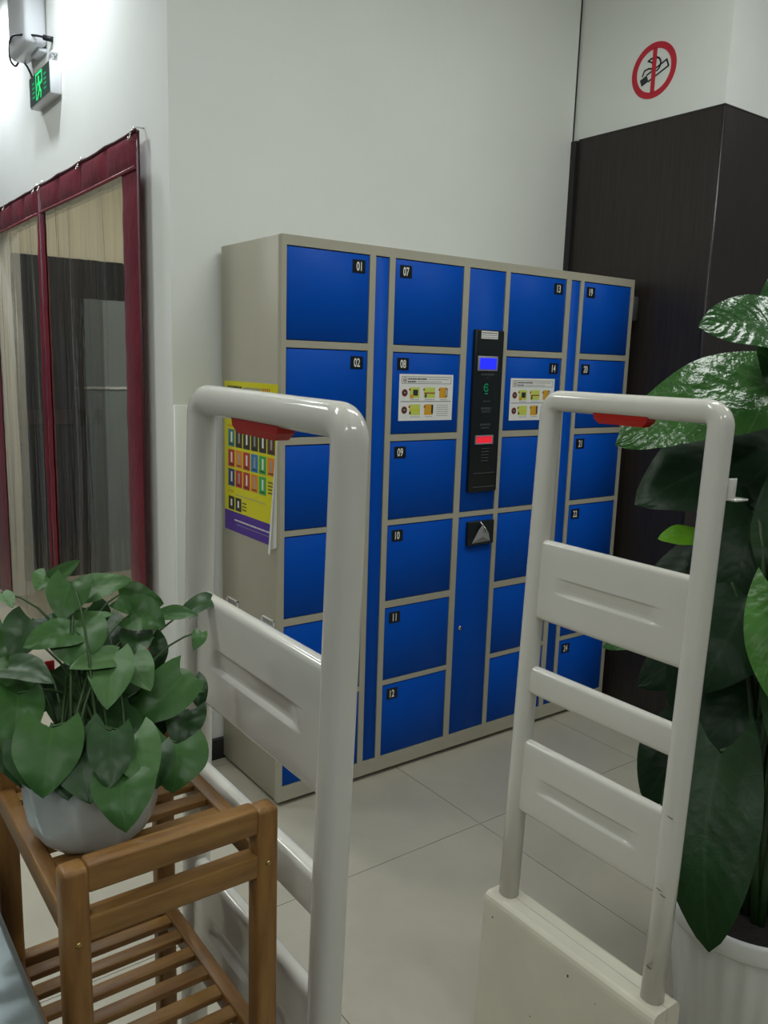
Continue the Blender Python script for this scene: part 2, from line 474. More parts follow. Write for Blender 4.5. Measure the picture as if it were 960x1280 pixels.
cl = MB(); cl.box((-4.2, -5.2, CEIL), (4.4, 4.4, CEIL + 0.1), M['ceiling'])
struct(cl.build('ceiling'), 'plain white ceiling with light panels')
for k, (lx, ly, sx, sy, w) in enumerate(LAMPS):
    t = thing('ceiling_light', 'flat rectangular ceiling light panel ' + ['before the curtained doorway', 'between the gates and the pillar', 'in front of the pillar', 'above the wooden shelf and counter', 'behind the two gates', 'farthest behind the steel counter'][k], 'ceiling light', (lx, ly, CEIL), 'ceiling light panels')
    b = MB()
    b.box((lx - sx / 2 - 0.02, ly - sy / 2 - 0.02, CEIL - 0.03), (lx + sx / 2 + 0.02, ly + sy / 2 + 0.02, CEIL), M['lamp_frame'])
    b.build('lamp_frame', t)
    b = MB(); b.box((lx - sx / 2, ly - sy / 2, CEIL - 0.036), (lx + sx / 2, ly + sy / 2, CEIL - 0.0305), M['lamp_glow'])
    b.build('diffuser', t)

for k, (lx, ly, w) in enumerate(SPOTS):
    t = thing('downlight', 'small round ceiling downlight over the ' + ['first curtain by the wall corner', 'second curtain near the exit sign'][k], 'ceiling light', (lx, ly, CEIL), 'downlights by the curtain')
    b = MB(); b.lathe([(0.045, -0.002), (0.048, -0.012), (0.062, -0.010), (0.064, 0.0)], M['lamp_frame'], 24, (lx, ly, CEIL)); b.build('rim', t)
    b = MB(); b.lathe([(0.0, -0.003), (0.046, -0.004)], M['lamp_glow'], 24, (lx, ly, CEIL)); b.build('diffuser', t)

# ---------------------------------------------------------------- locker
LW, LD, LH = 1.6178, 0.405, 1.8
COLS = dict(A=(0.0157, 0.3126), B=(0.4114, 0.7036), C=(0.9222, 1.2178), D=(1.3154, 1.6005))
STRIPS = [(0.335, 0.3893), (1.2431, 1.2960)]
CTRL = (0.7299, 0.9015)
ZR = [(1.771, 1.4998), (1.4783, 1.2093), (1.1871, 0.9206), (0.9030, 0.6372), (0.6138, 0.3508), (0.3342, 0.0688)]
locker = thing('electronic_locker', 'grey steel parcel locker with blue numbered doors against the white back wall', 'locker', (LW / 2, LD / 2, 0))
b = MB(); b.box((0, 0.021, 0.017), (LW, LD, LH), M['sheet_grey'], 0.002, 1)
b.box((0.02, 0.04, 0.0), (LW - 0.02, LD - 0.02, 0.017), M['gap'])  # recessed base, its shadow gap painted in as near-black
b.build('carcass', locker)
b = MB()
# front frame: posts and cross rails around every opening
xs_open = [COLS['A'], STRIPS[0], COLS['B'], CTRL, COLS['C'], STRIPS[1], COLS['D']]
edges = [0.0] + [v for p in xs_open for v in p] + [LW]
for k in range(0, len(edges), 2):
    b.box((edges[k], 0.0, 0.017), (edges[k + 1], 0.021, LH), M['sheet_grey'])
for (x0, x1) in (COLS['A'], COLS['B'], COLS['C'], COLS['D']):
    zz = [LH] + [v for p in ZR for v in p] + [0.017]
    for k in range(0, len(zz), 2):
        b.box((x0, 0.0005, zz[k + 1]), (x1, 0.021, zz[k]), M['sheet_grey'])
for (x0, x1) in STRIPS:
    b.box((x0, 0.0005, 1.771), (x1, 0.021, LH), M['sheet_grey']); b.box((x0, 0.0005, 0.017), (x1, 0.021, 0.0688), M['sheet_grey'])
for (za, zb) in ((LH, 1.771), (0.9206, 0.903), (0.0688, 0.017)):
    b.box((CTRL[0], 0.0005, zb), (CTRL[1], 0.021, za), M['sheet_grey'])
b.build('front_frame', locker)
b = MB()
for (x0, x1) in xs_open: b.box((x0, 0.0195, 0.07), (x1, 0.0212, 1.77), M['gap'])  # added near-black sheet that paints the shade around the doors
b.build('gap_shade', locker)

def flat_text(mb, body, cx, y, cz, size, m, sx=0.62, bold=0.0):
    vs, fs = text_polys(body, size, sx, bold)
    k = mb.mi(m)
    V = [mb.bm.verts.new((cx + v[0], y, cz + v[1])) for v in vs]
    for f in fs:
        try:
            nf = mb.bm.faces.new([V[i] for i in f]); nf.material_index = k
        except ValueError:
            pass

def quad(mb, x0, x1, z0, z1, y, m):
    mb.poly([(x0, y, z0), (x1, y, z0), (x1, y, z1), (x0, y, z1)], m)

def disc(mb, cx, cz, r, y, m, n=18):
    mb.poly([(cx + r * math.cos(2 * PI * k / n), y, cz + r * math.sin(2 * PI * k / n)) for k in range(n)], m)

def dashes(mb, x0, x1, z, h, y, m, rng, wmin=0.003, wmax=0.008, gap=0.0015):
    x = x0
    while x < x1:
        w = min(rng.uniform(wmin, wmax), x1 - x)
        quad(mb, x, x + w, z, z + h, y, m); x += w + gap

def instruction_label(x0, x1, z0, z1, door):
    rng = random.Random(3)
    b = MB(); W, H = x1 - x0, z1 - z0
    b.box((x0, 0.0010, z0), (x1, 0.0022, z1), M['paper'])
    X = lambda u: x0 + u * W
    Z = lambda v: z1 - v * H
    y1, y2, y3 = 0.0007, 0.0004, 0.0001
    # title box
    for (u0, u1, v0, v1) in ((.04, .96, .05, .058), (.04, .96, .195, .203), (.04, .046, .05, .203), (.954, .96, .05, .203)):
        quad(b, X(u0), X(u1), Z(v1), Z(v0), y1, M['ink'])
    disc(b, X(.10), Z(.125), 0.0085, y1, M['ink_red']); disc(b, X(.10), Z(.125), 0.0062, y2, M['paper']); disc(b, X(.098), Z(.128), 0.003, y3, M['ink'])
    dashes(b, X(.15), X(.50), Z(.118), 0.005, y1, M['ink'], rng); dashes(b, X(.53), X(.92), Z(.112), 0.0028, y1, M['ink_grey'], rng)
    dashes(b, X(.15), X(.30), Z(.175), 0.0045, y1, M['ink'], rng); dashes(b, X(.33), X(.78), Z(.17), 0.0028, y1, M['ink_grey'], rng)
    quad(b, X(.03), X(.97), Z(.592), Z(.58), y1, M['ink'])
    for v, pics in ((.40, ((.19, .37, 'ink_lime'), (.45, .66, 'ink_lime'), (.74, .89, 'ink_orange'))), (.77, ((.19, .39, 'ink_lime'), (.47, .63, 'ink_orange')))):
        disc(b, X(.10), Z(v), 0.0125, y1, M['ink_red']); disc(b, X(.10), Z(v), 0.0095, y2, M['ink']); 
        quad(b, X(.085), X(.115), Z(v + .005), Z(v - .01), y3, M['paper']); quad(b, X(.095), X(.105), Z(v + .04), Z(v - .04), y3, M['ink_red'])
        for (u0, u1, c) in pics:
            quad(b, X(u0), X(u1), Z(v + .11), Z(v - .12), y1, M[c])
            dashes(b, X(u0 + .02), X(u1), Z(v + .155), 0.0022, y1, M['ink_grey'], rng)
            disc(b, X(u0), Z(v - .07), 0.004, y2, M['ink_red'], 10)
    quad(b, X(.25), X(.34), Z(.46), Z(.33), y2, M['ink']); quad(b, X(.20), X(.26), Z(.52), Z(.44), y3, M['ink_orange'])
    quad(b, X(.46), X(.66), Z(.415), Z(.39), y2, M['ink_red']); quad(b, X(.47), X(.50), Z(.50), Z(.42), y3, M['ink'])
    quad(b, X(.86), X(.90), Z(.48), Z(.30), y2, M['ink']); quad(b, X(.87), X(.885), Z(.46), Z(.32), y3, M['paper'])
    quad(b, X(.20), X(.39), Z(.785), Z(.755), y2, M['ink_yellow']); quad(b, X(.19), X(.22), Z(.86), Z(.80), y3, M['ink'])
    quad(b, X(.60), X(.635), Z(.85), Z(.66), y2, M['ink']); quad(b, X(.47), X(.50), Z(.86), Z(.70), y2, M['ink_orange'])
    for k in range(6): dashes(b, X(.70), X(.92), Z(.68 + k * .045), 0.0022, y1, M['ink_grey'], rng)
    return sub('instruction_label', b, door, locker)

PX = dict(A=0.2715, B=0.4554, C=1.1757, D=1.3573)
num = 0
for c in 'ABCD':
    x0, x1 = COLS[c]
    for r, (zt, zb) in enumerate(ZR):
        num += 1
        b = MB(); b.box((x0 + 0.0018, 0.0022, zb + 0.0022), (x1 - 0.0018, 0.0175, zt - 0.003), M['blue'], 0.0012, 1)
        d = b.build('door', locker)
        b = MB(); px, pz = PX[c], zt - 0.0385
        b.box((px - 0.0235, 0.0008, pz - 0.0195), (px + 0.0235, 0.0024, pz + 0.0195), M['plate_black'])
        flat_text(b, '%02d' % num, px, 0.0004, pz, 0.037, M['digit_white'], 0.66, 0.0006)
        sub('number_plate', b, d, locker)
        if num == 8: instruction_label(0.443, 0.6755, 1.2535, 1.4075, d)
        if num == 14: instruction_label(0.9535, 1.186, 1.2465, 1.4005, d)
for (x0, x1) in STRIPS:
    b = MB(); b.box((x0 + 0.0015, 0.003, 0.071), (x1 - 0.0015, 0.0175, 1.768), M['blue'], 0.001, 1)
    b.build('lock_strip', locker)
b = MB(); b.box((CTRL[0] + 0.0015, 0.0025, 0.9225), (CTRL[1] - 0.0015, 0.0175, 1.768), M['blue'], 0.001, 1)
b.build('control_panel', locker)
b = MB(); b.box((CTRL[0] + 0.0015, 0.0025, 0.071), (CTRL[1] - 0.0015, 0.0175, 0.9005), M['blue'], 0.001, 1)
cd = b.build('control_door', locker)
b = MB()
kx, kz = 0.7625, 0.484
b.lathe([(0.0, 0.0), (0.0085, 0.0), (0.0085, 0.004), (0.0, 0.004)], M['chrome'], 16)
for v in b.bm.verts: v.co = Vector((kx + v.co.x, 0.0024 - v.co.z, kz + v.co.y))
quad(b, kx - 0.0012, kx + 0.0012, kz - 0.005, kz + 0.005, -0.0019, M['ink'])
sub('key_lock', b, cd, locker, 'small chrome key lock')
# receipt box below the reader
b = MB(); b.box((0.768, -0.012, 0.795), (0.896, 0.003, 0.884), M['reader_black'], 0.003, 2)
rb = b.build('receipt_box', locker)
b = MB()
pts = [(0.788, -0.0128, 0.803), (0.812, -0.020, 0.853), (0.826, -0.028, 0.876), (0.838, -0.022, 0.853), (0.866, -0.016, 0.838), (0.878, -0.0128, 0.806)]
mid = (0.830, -0.024, 0.828)
for k in range(len(pts)): b.poly([pts[k], pts[(k + 1) % len(pts)], mid], M['paper_grey'])
b.tube([(0.822, -0.0165, 0.882), (0.838, -0.027, 0.858), (0.856, -0.019, 0.842)], 0.0022, M['paper'], 5)
sub('paper_slip', b, rb, locker, 'crumpled grey paper slip')
# reader panel
b = MB(); b.box((0.7585, -0.014, 0.992), (0.8945, 0.003, 1.566), M['reader_black'], 0.004, 2)
rd = b.build('reader_panel', locker)
yr = -0.0148
b = MB(); b.box((0.783, yr - 0.001, 1.535), (0.861, yr + 0.001, 1.5615), M['paper'])
rng = random.Random(5)
for k in range(3): dashes(b, 0.786, 0.857, 1.5535 - k * 0.0075, 0.0032, yr - 0.0013, M['ink'] if k == 0 else M['ink_grey'], rng)
sub('paper_label', b, rd, locker)
b = MB(); b.box((0.7705, yr - 0.004, 1.4235), (0.8655, yr + 0.001, 1.4755), M['bezel'], 0.002, 2)
sub('screen_bezel', b, rd, locker)
b = MB(); b.box((0.7785, yr - 0.0052, 1.4305), (0.8575, yr - 0.003, 1.4685), M['lcd'])
sub('screen', b, rd, locker, 'lit blue display screen')
b = MB()
rng = random.Random(9)
for (z, w, h) in ((1.408, 0.032, 0.008), (1.398, 0.006, 0.004), (1.316, 0.018, 0.004), (1.288, 0.024, 0.009), (1.279, 0.02, 0.006), (1.232, 0.026, 0.007), (1.222, 0.02, 0.005)):
    dashes(b, 0.822 - w, 0.822 + w, z, h, yr - 0.0003, M['dim_print'], rng)
sub('printed_words', b, rd, locker)['kind'] = 'stuff'
b = MB()
ring = [(0.0125, 0.0), (0.0105, 0.0)]
n = 18
b.grid([[(0.818 + rr * math.cos(R(40 + 290 * k / n)), yr - 0.0004, 1.366 + rr * 1.15 * math.sin(R(40 + 290 * k / n))) for k in range(n + 1)] for rr in (0.0125, 0.0098)], M['green_led'])
b.grid([[(0.818 + rr * math.cos(R(200 - 260 * k / n)), yr - 0.0004, 1.365 + rr * math.sin(R(200 - 260 * k / n))) for k in range(n + 1)] for rr in (0.0062, 0.0038)], M['green_led'])
quad(b, 0.812, 0.826, 1.3435, 1.3465, yr - 0.0004, M['green_led'])
sub('lit_icon', b, rd, locker, 'dim green lit icon')
b = MB()
for (x0, x1, z0, z1) in ((0.776, 0.861, 1.166, 1.170), (0.776, 0.861, 1.194, 1.198), (0.776, 0.780, 1.170, 1.194), (0.857, 0.861, 1.170, 1.194)):
    b.box((x0, yr - 0.004, z0), (x1, yr + 0.001, z1), M['bezel'])
sub('slot_frame', b, rd, locker)
b = MB(); b.box((0.780, yr - 0.002, 1.170), (0.857, yr + 0.001, 1.194), M['red_led'])
sub('card_slot', b, rd, locker, 'lit red slot')
b = MB()
for k in range(5): b.box((0.822 - 0.012, yr - 0.0015, 1.148 - k * 0.011), (0.822 + 0.022, yr + 0.001, 1.151 - k * 0.011), M['dim_print'])
b.box((0.775, yr - 0.003, 1.010), (0.880, yr + 0.001, 1.013), M['dim_print']); b.box((0.775, yr - 0.003, 1.060), (0.880, yr + 0.001, 1.063), M['dim_print'])
sub('speaker_grille', b, rd, locker)
# side fittings
for (y0, z0) in ((0.028, 0.602), (0.282, 0.602)):
    b = MB()
    w, h = 0.085, 0.026
    b.box((-0.004, y0, z0), (0.001, y0 + w, z0 + 0.004), M['paper']); b.box((-0.004, y0, z0 + h - 0.004), (0.001, y0 + w, z0 + h), M['paper'])
    b.box((-0.004, y0, z0), (0.001, y0 + 0.005, z0 + h), M['paper']); b.box((-0.004, y0 + w - 0.005, z0), (0.001, y0 + w, z0 + h), M['paper'])
    for k in range(5): b.box((-0.002, y0 + 0.010 + k * 0.0145, z0 + 0.006), (0.001, y0 + 0.020 + k * 0.0145, z0 + h - 0.006), M['ink_grey'])
    b.build('side_vent', locker)
b = MB(); b.box((LW, -0.004, 1.64), (LW + 0.03, 0.002, 1.735), M['acrylic'], 0.001, 1)
b.build('side_bracket', locker)

# poster on the locker's side
po = thing('poster', 'yellow and purple product poster stuck on the grey side of the locker', 'poster', (0, 0.2, 0.865))
PY0, PY1, PZ0, PZ1 = 0.381, 0.0165, 0.867, 1.368
b = MB(); b.box((-0.0012, 0.0165, 0.867), (-0.0002, 0.381, 1.368), M['poster_yellow'])
b.build('sheet', po)
b = MB()
def pq(u0, u1, v0, v1, m, x=-0.0016):
    ya, yb = PY0 + (PY1 - PY0) * u0, PY0 + (PY1 - PY0) * u1
    za, zb = PZ1 + (PZ0 - PZ1) * v0, PZ1 + (PZ0 - PZ1) * v1
    b.poly([(x, ya, zb), (x, yb, zb), (x, yb, za), (x, ya, za)], M[m])
rng = random.Random(4)
def pd(u0, u1, v0, v1, m, wmin=.012, wmax=.03):
    u = u0
    while u < u1:
        w = min(rng.uniform(wmin, wmax), u1 - u); pq(u, u + w, v0, v1, m); u += w + .006
pq(0, 1, .865, 1, 'poster_purple', -0.0014)
pd(.06, .35, .03, .052, 'ink'); pd(.38, .70, .034, .046, 'ink_grey'); pd(.06, .70, .062, .068, 'ink_grey')
for k in range(5): pq(.72 + k * .032, .735 + k * .032, .03, .07, 'pred')
pd(.06, .18, .285, .30, 'ink_orange')
rows = [(.315, .43, ['teal', 'pdark', 'pdark', 'pdark', 'pdark', 'pbrown']), (.45, .565, ['pred', 'porange', 'pred', 'pblue', 'pgreen', 'porange']), (.58, .695, ['navy', 'pred', 'pred', 'porange', 'pgreen'])]
for (v0, v1, cs) in rows:
    for k, c in enumerate(cs):
        u = .075 + k * .15
        pq(u, u + .13, v0, v1, c)
        pq(u + .055, u + .085, v0 + .018, v1 - .03, 'paper' if k % 2 == 0 else 'ink_grey', -0.0019)
        pq(u + .02, u + .11, v1 - .02, v1 - .012, 'ink', -0.0019)
for k in range(4): pd(.84, .95, .60 + k * .022, .61 + k * .022, 'ink')
pd(.07, .19, .725, .737, 'ink_orange'); pd(.22, .80, .745, .751, 'ink_grey')
for u in (.08, .22):
    pq(u, u + .12, .765, .855, 'pdark'); pq(u + .045, u + .075, .785, .83, 'paper', -0.0019)
for k in range(3): pd(.36, .44, .785 + k * .022, .795 + k * .022, 'ink')
pd(.2, .95, .915, .925, 'digit_white'); pd(.25, .95, .945, .95, 'bezel')
b.build('printed_pictures', po)['kind'] = 'stuff'
b = MB()   # lower corner edge has come loose and rolls back
rows = []
for k in range(9):
    z = 1.22 - k * (1.22 - 0.868) / 8
    w = 0.004 + 0.034 * k / 8
    row = []
    for j in range(7):
        a = PI * j / 6
        row.append((-0.002 - 0.5 * w * 0.45 * (1 - math.cos(a)), 0.0165 + w * 0.95 * math.sin(a) * (1 if j < 3 else 1) * (0.2 + 0.8 * j / 6) + w * 0.3 * j / 6, z - 0.004 * j))
    rows.append(row)
b.grid(rows, M['paper'])
b.build('curled_edge', po)['label'] = 'white reverse of the curling edge'

# ---------------------------------------------------------------- security gates
def make_gate(name, label, loc, rot, bracket):
    g = thing(name, label, 'security gate', loc, local=True, rot=rot)
    w, HT, rad = 0.360, 1.400, 0.0200
    cr = 0.024
    zt = HT - rad
    path = [(0, 0, 0.325), (0, 0, 0.6), (0, 0, 0.95), (0, 0, zt - cr - 0.02)]
    for k in range(9):
        a = PI / 2 * k / 8
        path.append((0, cr - cr * math.cos(a), zt - cr + cr * math.sin(a)))
    path += [(0, 0.1, zt), (0, 0.18, zt), (0, 0.26, zt)]
    for k in range(9):
        a = PI / 2 * k / 8
        path.append((0, w - cr + cr * math.sin(a), zt - cr + cr * math.cos(a)))
    path += [(0, w, zt - cr - 0.02), (0, w, 0.95), (0, w, 0.6), (0, w, 0.325)]
    b = MB(); b.tube(path, rad, M['gate_white'], 24, power=2.35, up=(1, 0, 0))
    b.build('tube_frame', g)
    def panel(z0, z1, groove, nm):
        b = MB()
        th = 0.0115
        zc = (z0 + z1) / 2; h = z1 - z0
        ny = 40
        prof = []      # side face from bottom to top as (x half thickness, z), rounded at both edges
        rr = 0.0095
        for k in range(6):
            a = PI / 2 * k / 5
            prof.append((th - rr + rr * math.sin(a), z0 + rr - rr * math.cos(a), 0))
        if groove:
            lip, crease = zc - 0.018, zc + 0.013
            for f in (0.35, 0.7): prof.append((th, z0 + rr + (lip - z0 - rr) * f, 0))
            prof += [(th, lip - 0.003, 0), (th, lip - 0.0006, 0), (th, lip + 0.0022, 0.85), (th, lip + 0.0042, 1.0), (th, lip + 0.012, 0.78), (th, lip + 0.022, 0.5),
                     (th, crease - 0.002, 0.32), (th, crease - 0.0006, 0.28), (th, crease + 0.0006, 0.0), (th, crease + 0.003, 0.0)]
            for f in (0.3, 0.65): prof.append((th, crease + (z1 - rr - crease) * f, 0))
        for k in range(6):
            a = PI / 2 * k / 5
            prof.append((th - rr + rr * math.cos(a), z1 - rr + rr * math.sin(a), 0))
        rows = []
        for i in range(ny + 1):
            t = i / ny
            y = rad * 0.5 + (w - rad) * t
            e = min(1, max(0, (t - 0.14) / 0.10)) * min(1, max(0, (0.86 - t) / 0.10))
            e = e * e * (3 - 2 * e)
            left = [(-(x - 0.0075 * dd * e), y, z) for (x, z, dd) in prof]
            right = [((x - 0.0075 * dd * e), y, z) for (x, z, dd) in reversed(prof)]
            rows.append(left + right)
        b.grid(rows, M['gate_white'], True, closed_u=True, cap=True)
        return b.build(nm, g)
    panel(0.947, 1.108, True, 'panel')
    panel(0.789, 0.847, False, 'cross_bar')
    panel(0.533, 0.690, True, 'panel')
    # red alarm lamp under the top bar
    b = MB()
    y0, y1, zt2 = 0.130, 0.248, HT - 2 * rad + 0.006
    b.grid([[(-0.013, y0, zt2), (0.013, y0, zt2), (0.013, y1, zt2), (-0.013, y1, zt2)],
            [(-0.012, y0 + 0.002, zt2 - 0.012), (0.012, y0 + 0.002, zt2 - 0.012), (0.012, y1 - 0.002, zt2 - 0.012), (-0.012, y1 - 0.002, zt2 - 0.012)],
            [(-0.010, y0 + 0.012, zt2 - 0.021), (0.010, y0 + 0.012, zt2 - 0.021), (0.010, y1 - 0.012, zt2 - 0.021), (-0.010, y1 - 0.012, zt2 - 0.021)]],
           M['red_lens'], False, closed_u=True, cap=True)
    b.build('alarm_lamp', g)['label'] = 'red translucent alarm lamp'
    # base: two half shells that meet in a seam
    for s in (-1, 1):
        b = MB()
        prof = [(0.0006, 0.0), (0.040, 0.0), (0.040, 0.312), (0.0392, 0.320), (0.0368, 0.3275), (0.0325, 0.3320), (0.027, 0.334), (0.0006, 0.334)]
        rows = [[(s * x, y, z) for (x, z) in prof] for y in (-0.032, 0.392)]
        t = MB(); t.grid([[(s * x, y, z) for (x, z) in prof] for y in (-0.032, 0.18, 0.392)], M['base_white'], False, closed_u=True, cap=True)
        bmesh.ops.recalc_face_normals(t.bm, faces=list(t.bm.faces))
        for f in t.bm.faces:
            f.smooth = False
        t.build('base_shell', g)
    rng = random.Random(11 if bracket else 21)
    b = MB()
    for k in range(9):
        y = rng.uniform(-0.02, 0.37); z = rng.uniform(0.01, 0.30) if k else 0.29
        r_ = rng.uniform(0.0012, 0.004)
        b.poly([(-0.0403, y + r_ * rng.uniform(.6, 1.2) * math.cos(q), z + r_ * rng.uniform(.5, 1.0) * math.sin(q)) for q in [2 * PI * i / 7 for i in range(7)]], M['scuff'])
    b.build('scuff_marks', g)
    if bracket:
        b = MB()
        for (z, dy) in ((0.690, -0.004), (0.552, 0.0), (0.545, -0.008), (0.40, 0.002)):
            b.tube([(-0.0192, dy - 0.006, z), (-0.0203, dy, z + 0.001), (-0.0196, dy + 0.005, z + 0.002)], 0.0007, M['scuff'], 4)
        b.build('post_scratch', g)
        b = MB()
        b.box((0.012, -0.020, 1.243), (0.034, -0.016, 1.276), M['gate_white'], 0.001, 1)
        b.box((0.012, -0.034, 1.240), (0.050, -0.012, 1.244), M['gate_white'], 0.001, 1)
        b.build('side_bracket', g)
    return g

make_gate('security_gate', 'white plastic security gate whose post stands beside the wooden plant shelf', (-0.762, -1.4465, 0), (0.0144, 0.01715, R(0.89)), False)
make_gate('security_gate', 'white plastic security gate standing next to the big ribbed plant pot', (-0.0468, -1.4359, 0), (0.00075, 0.0320, R(0.45)), True)

# ---------------------------------------------------------------- wooden shelf
sh = thing('plant_shelf', 'brown slatted wooden shelf rack carrying the pothos pot', 'shelf', (-0.926, -1.29, 0))
SX0, SX1, SYF, SYB = -1.0426, -0.8100, -1.450, -1.124
LG = 0.0265
for (x0, y0) in ((SX0, SYF), (SX1 - LG, SYF), (SX0, SYB - LG), (SX1 - LG, SYB - LG)):
    b = MB(); b.box((x0, y0, 0), (x0 + LG, y0 + LG, 0.9575), M['wood_v'], 0.006, 3)
    leg = b.build('leg', sh)
    if y0 == SYF:
        b = MB()
        b.lathe([(0.0, 0.0018), (0.0026, 0.0015), (0.0034, 0.0), (0.0034, -0.001)], M['brass'], 12)
        zc = 0.880 if x0 == SX0 else 0.893
        for v in b.bm.verts: v.co = Vector((x0 + LG / 2 + v.co.x, y0 - v.co.z, zc + v.co.y))
        sub('screw', b, leg, sh)
for y0 in (SYF + 0.002, SYB - LG + 0.002):
    b = MB(); b.box((SX0 + LG - 0.002, y0, 0.929), (SX1 - LG + 0.002, y0 + 0.0225, 0.959), M['wood'], 0.003, 2)
    b.build('top_rail', sh)
    for (za, zb) in ((0.877, 0.904), (0.633, 0.660), (0.20, 0.227)):
        b = MB(); b.box((SX0 + LG - 0.002, y0, za), (SX1 - LG + 0.002, y0 + 0.0215, zb), M['wood'], 0.0025, 2)
        b.build('cross_rail', sh)
for (zt) in (0.906, 0.662, 0.229):
    for x0 in (SX0 + 0.003, SX1 - 0.003 - 0.019):
        b = MB(); b.box((x0, SYF + LG - 0.002, zt - 0.027), (x0 + 0.019, SYB - LG + 0.002, zt), M['wood_y'], 0.0025, 2)
        b.build('side_rail', sh)
    for k in range(6):
        ya = -1.3895 + 0.0415 * k
        if k == 5: ya -= 0.004
        b = MB(); b.box((SX0 + 0.020, ya + 0.001, zt - 0.011), (SX1 - 0.020, ya + 0.0215, zt - 0.002), M['wood'], 0.0015, 2)
        b.build('slat', sh)

# steel counter edge in the near corner
ct = thing('checkout_counter', 'brushed steel counter top edge beside the wooden shelf', 'counter', (-1.5, -1.6, 0))
b = MB(); b.box((-1.95, -2.02, 0.818), (-1.071, -0.92, 0.853), M['steel'], 0.008, 3)
b.build('counter_top', ct)
b = MB(); b.box((-1.93, -2.0, 0), (-1.10, -0.94, 0.818), M['counter_side'], 0.004, 1)
b.build('counter_body', ct)

# ---------------------------------------------------------------- plants
def leaf_mesh(name, B, T, hw, up, fold, droop, m, parent, seed, n=12, lobe=0.5, oval=False):
    rng = random.Random(seed)
    B, T = Vector(B), Vector(T)
    ax = T - B; L = ax.length; ax.normalize()
    tc = (cam.location - (B + T) / 2).normalized()
    nn = tc + Vector((0, 0, 1)) * up
    nn = (nn - ax * nn.dot(ax)).normalized()
    sd = ax.cross(nn).normalized()
    bm = bmesh.new(); uvl = bm.loops.layers.uv.new('UVMap')
    us = [-1, -0.72, -0.4, 0, 0.4, 0.72, 1]
    ph = rng.uniform(0, 6); tw = rng.uniform(-0.25, 0.25); asym = rng.uniform(-0.08, 0.08); bend = rng.uniform(-0.06, 0.06)
    V = []
    for i in range(n + 1):
        v = i / n
        if oval: w = hw * (math.sin(PI * (0.10 + 0.90 * v) ** 0.80) ** 0.70 if v < 1 else 0.0)
        else: w = hw * (math.sin(PI * (0.10 + 0.90 * v) ** 0.66) ** 0.75 if v < 1 else 0.0)
        row = []
        for u in us:
            back = lobe * abs(u) ** 1.6 * max(0, 1 - v * 2.2) ** 1.5 * hw * 1.1
            p = B + ax * (v * L - back) + sd * (u * w * (1 + asym * (1 if u > 0 else -1)) + bend * L * math.sin(PI * v))
            z = fold * abs(u) * w * 0.8 - droop * L * (v - 0.35) ** 2 * 2.0 + droop * L * 0.2
            z += 0.045 * hw * math.sin(v * 11 + ph + u * 1.5) * abs(u) + tw * u * w * (v - 0.3)
            z -= 0.25 * w * max(0, abs(u) - 0.55)
            row.append((bm.verts.new(p + nn * z), (0.5 + 0.5 * u, v)))
        V.append(row)
    for i in range(n):
        for j in range(len(us) - 1):
            q = [V[i][j], V[i][j + 1], V[i + 1][j + 1], V[i + 1][j]]
            f = bm.faces.new([a[0] for a in q]); f.smooth = True
            for lp, a in zip(f.loops, q): lp[uvl].uv = a[1]
    bmesh.ops.remove_doubles(bm, verts=list(bm.verts), dist=1e-6)
    for v in bm.verts: v.co -= parent.location
    me = bpy.data.meshes.new(name); bm.to_mesh(me); bm.free()
    me.materials.append(m)
    o = bpy.data.objects.new(name, me); scene.collection.objects.link(o); o.parent = parent
    return o

def bez(a, b_, c, n=8):
    a, b_, c = Vector(a), Vector(b_), Vector(c)
    return [a * (1 - t) ** 2 + b_ * 2 * t * (1 - t) + c * t * t for t in [k / n for k in range(n + 1)]]

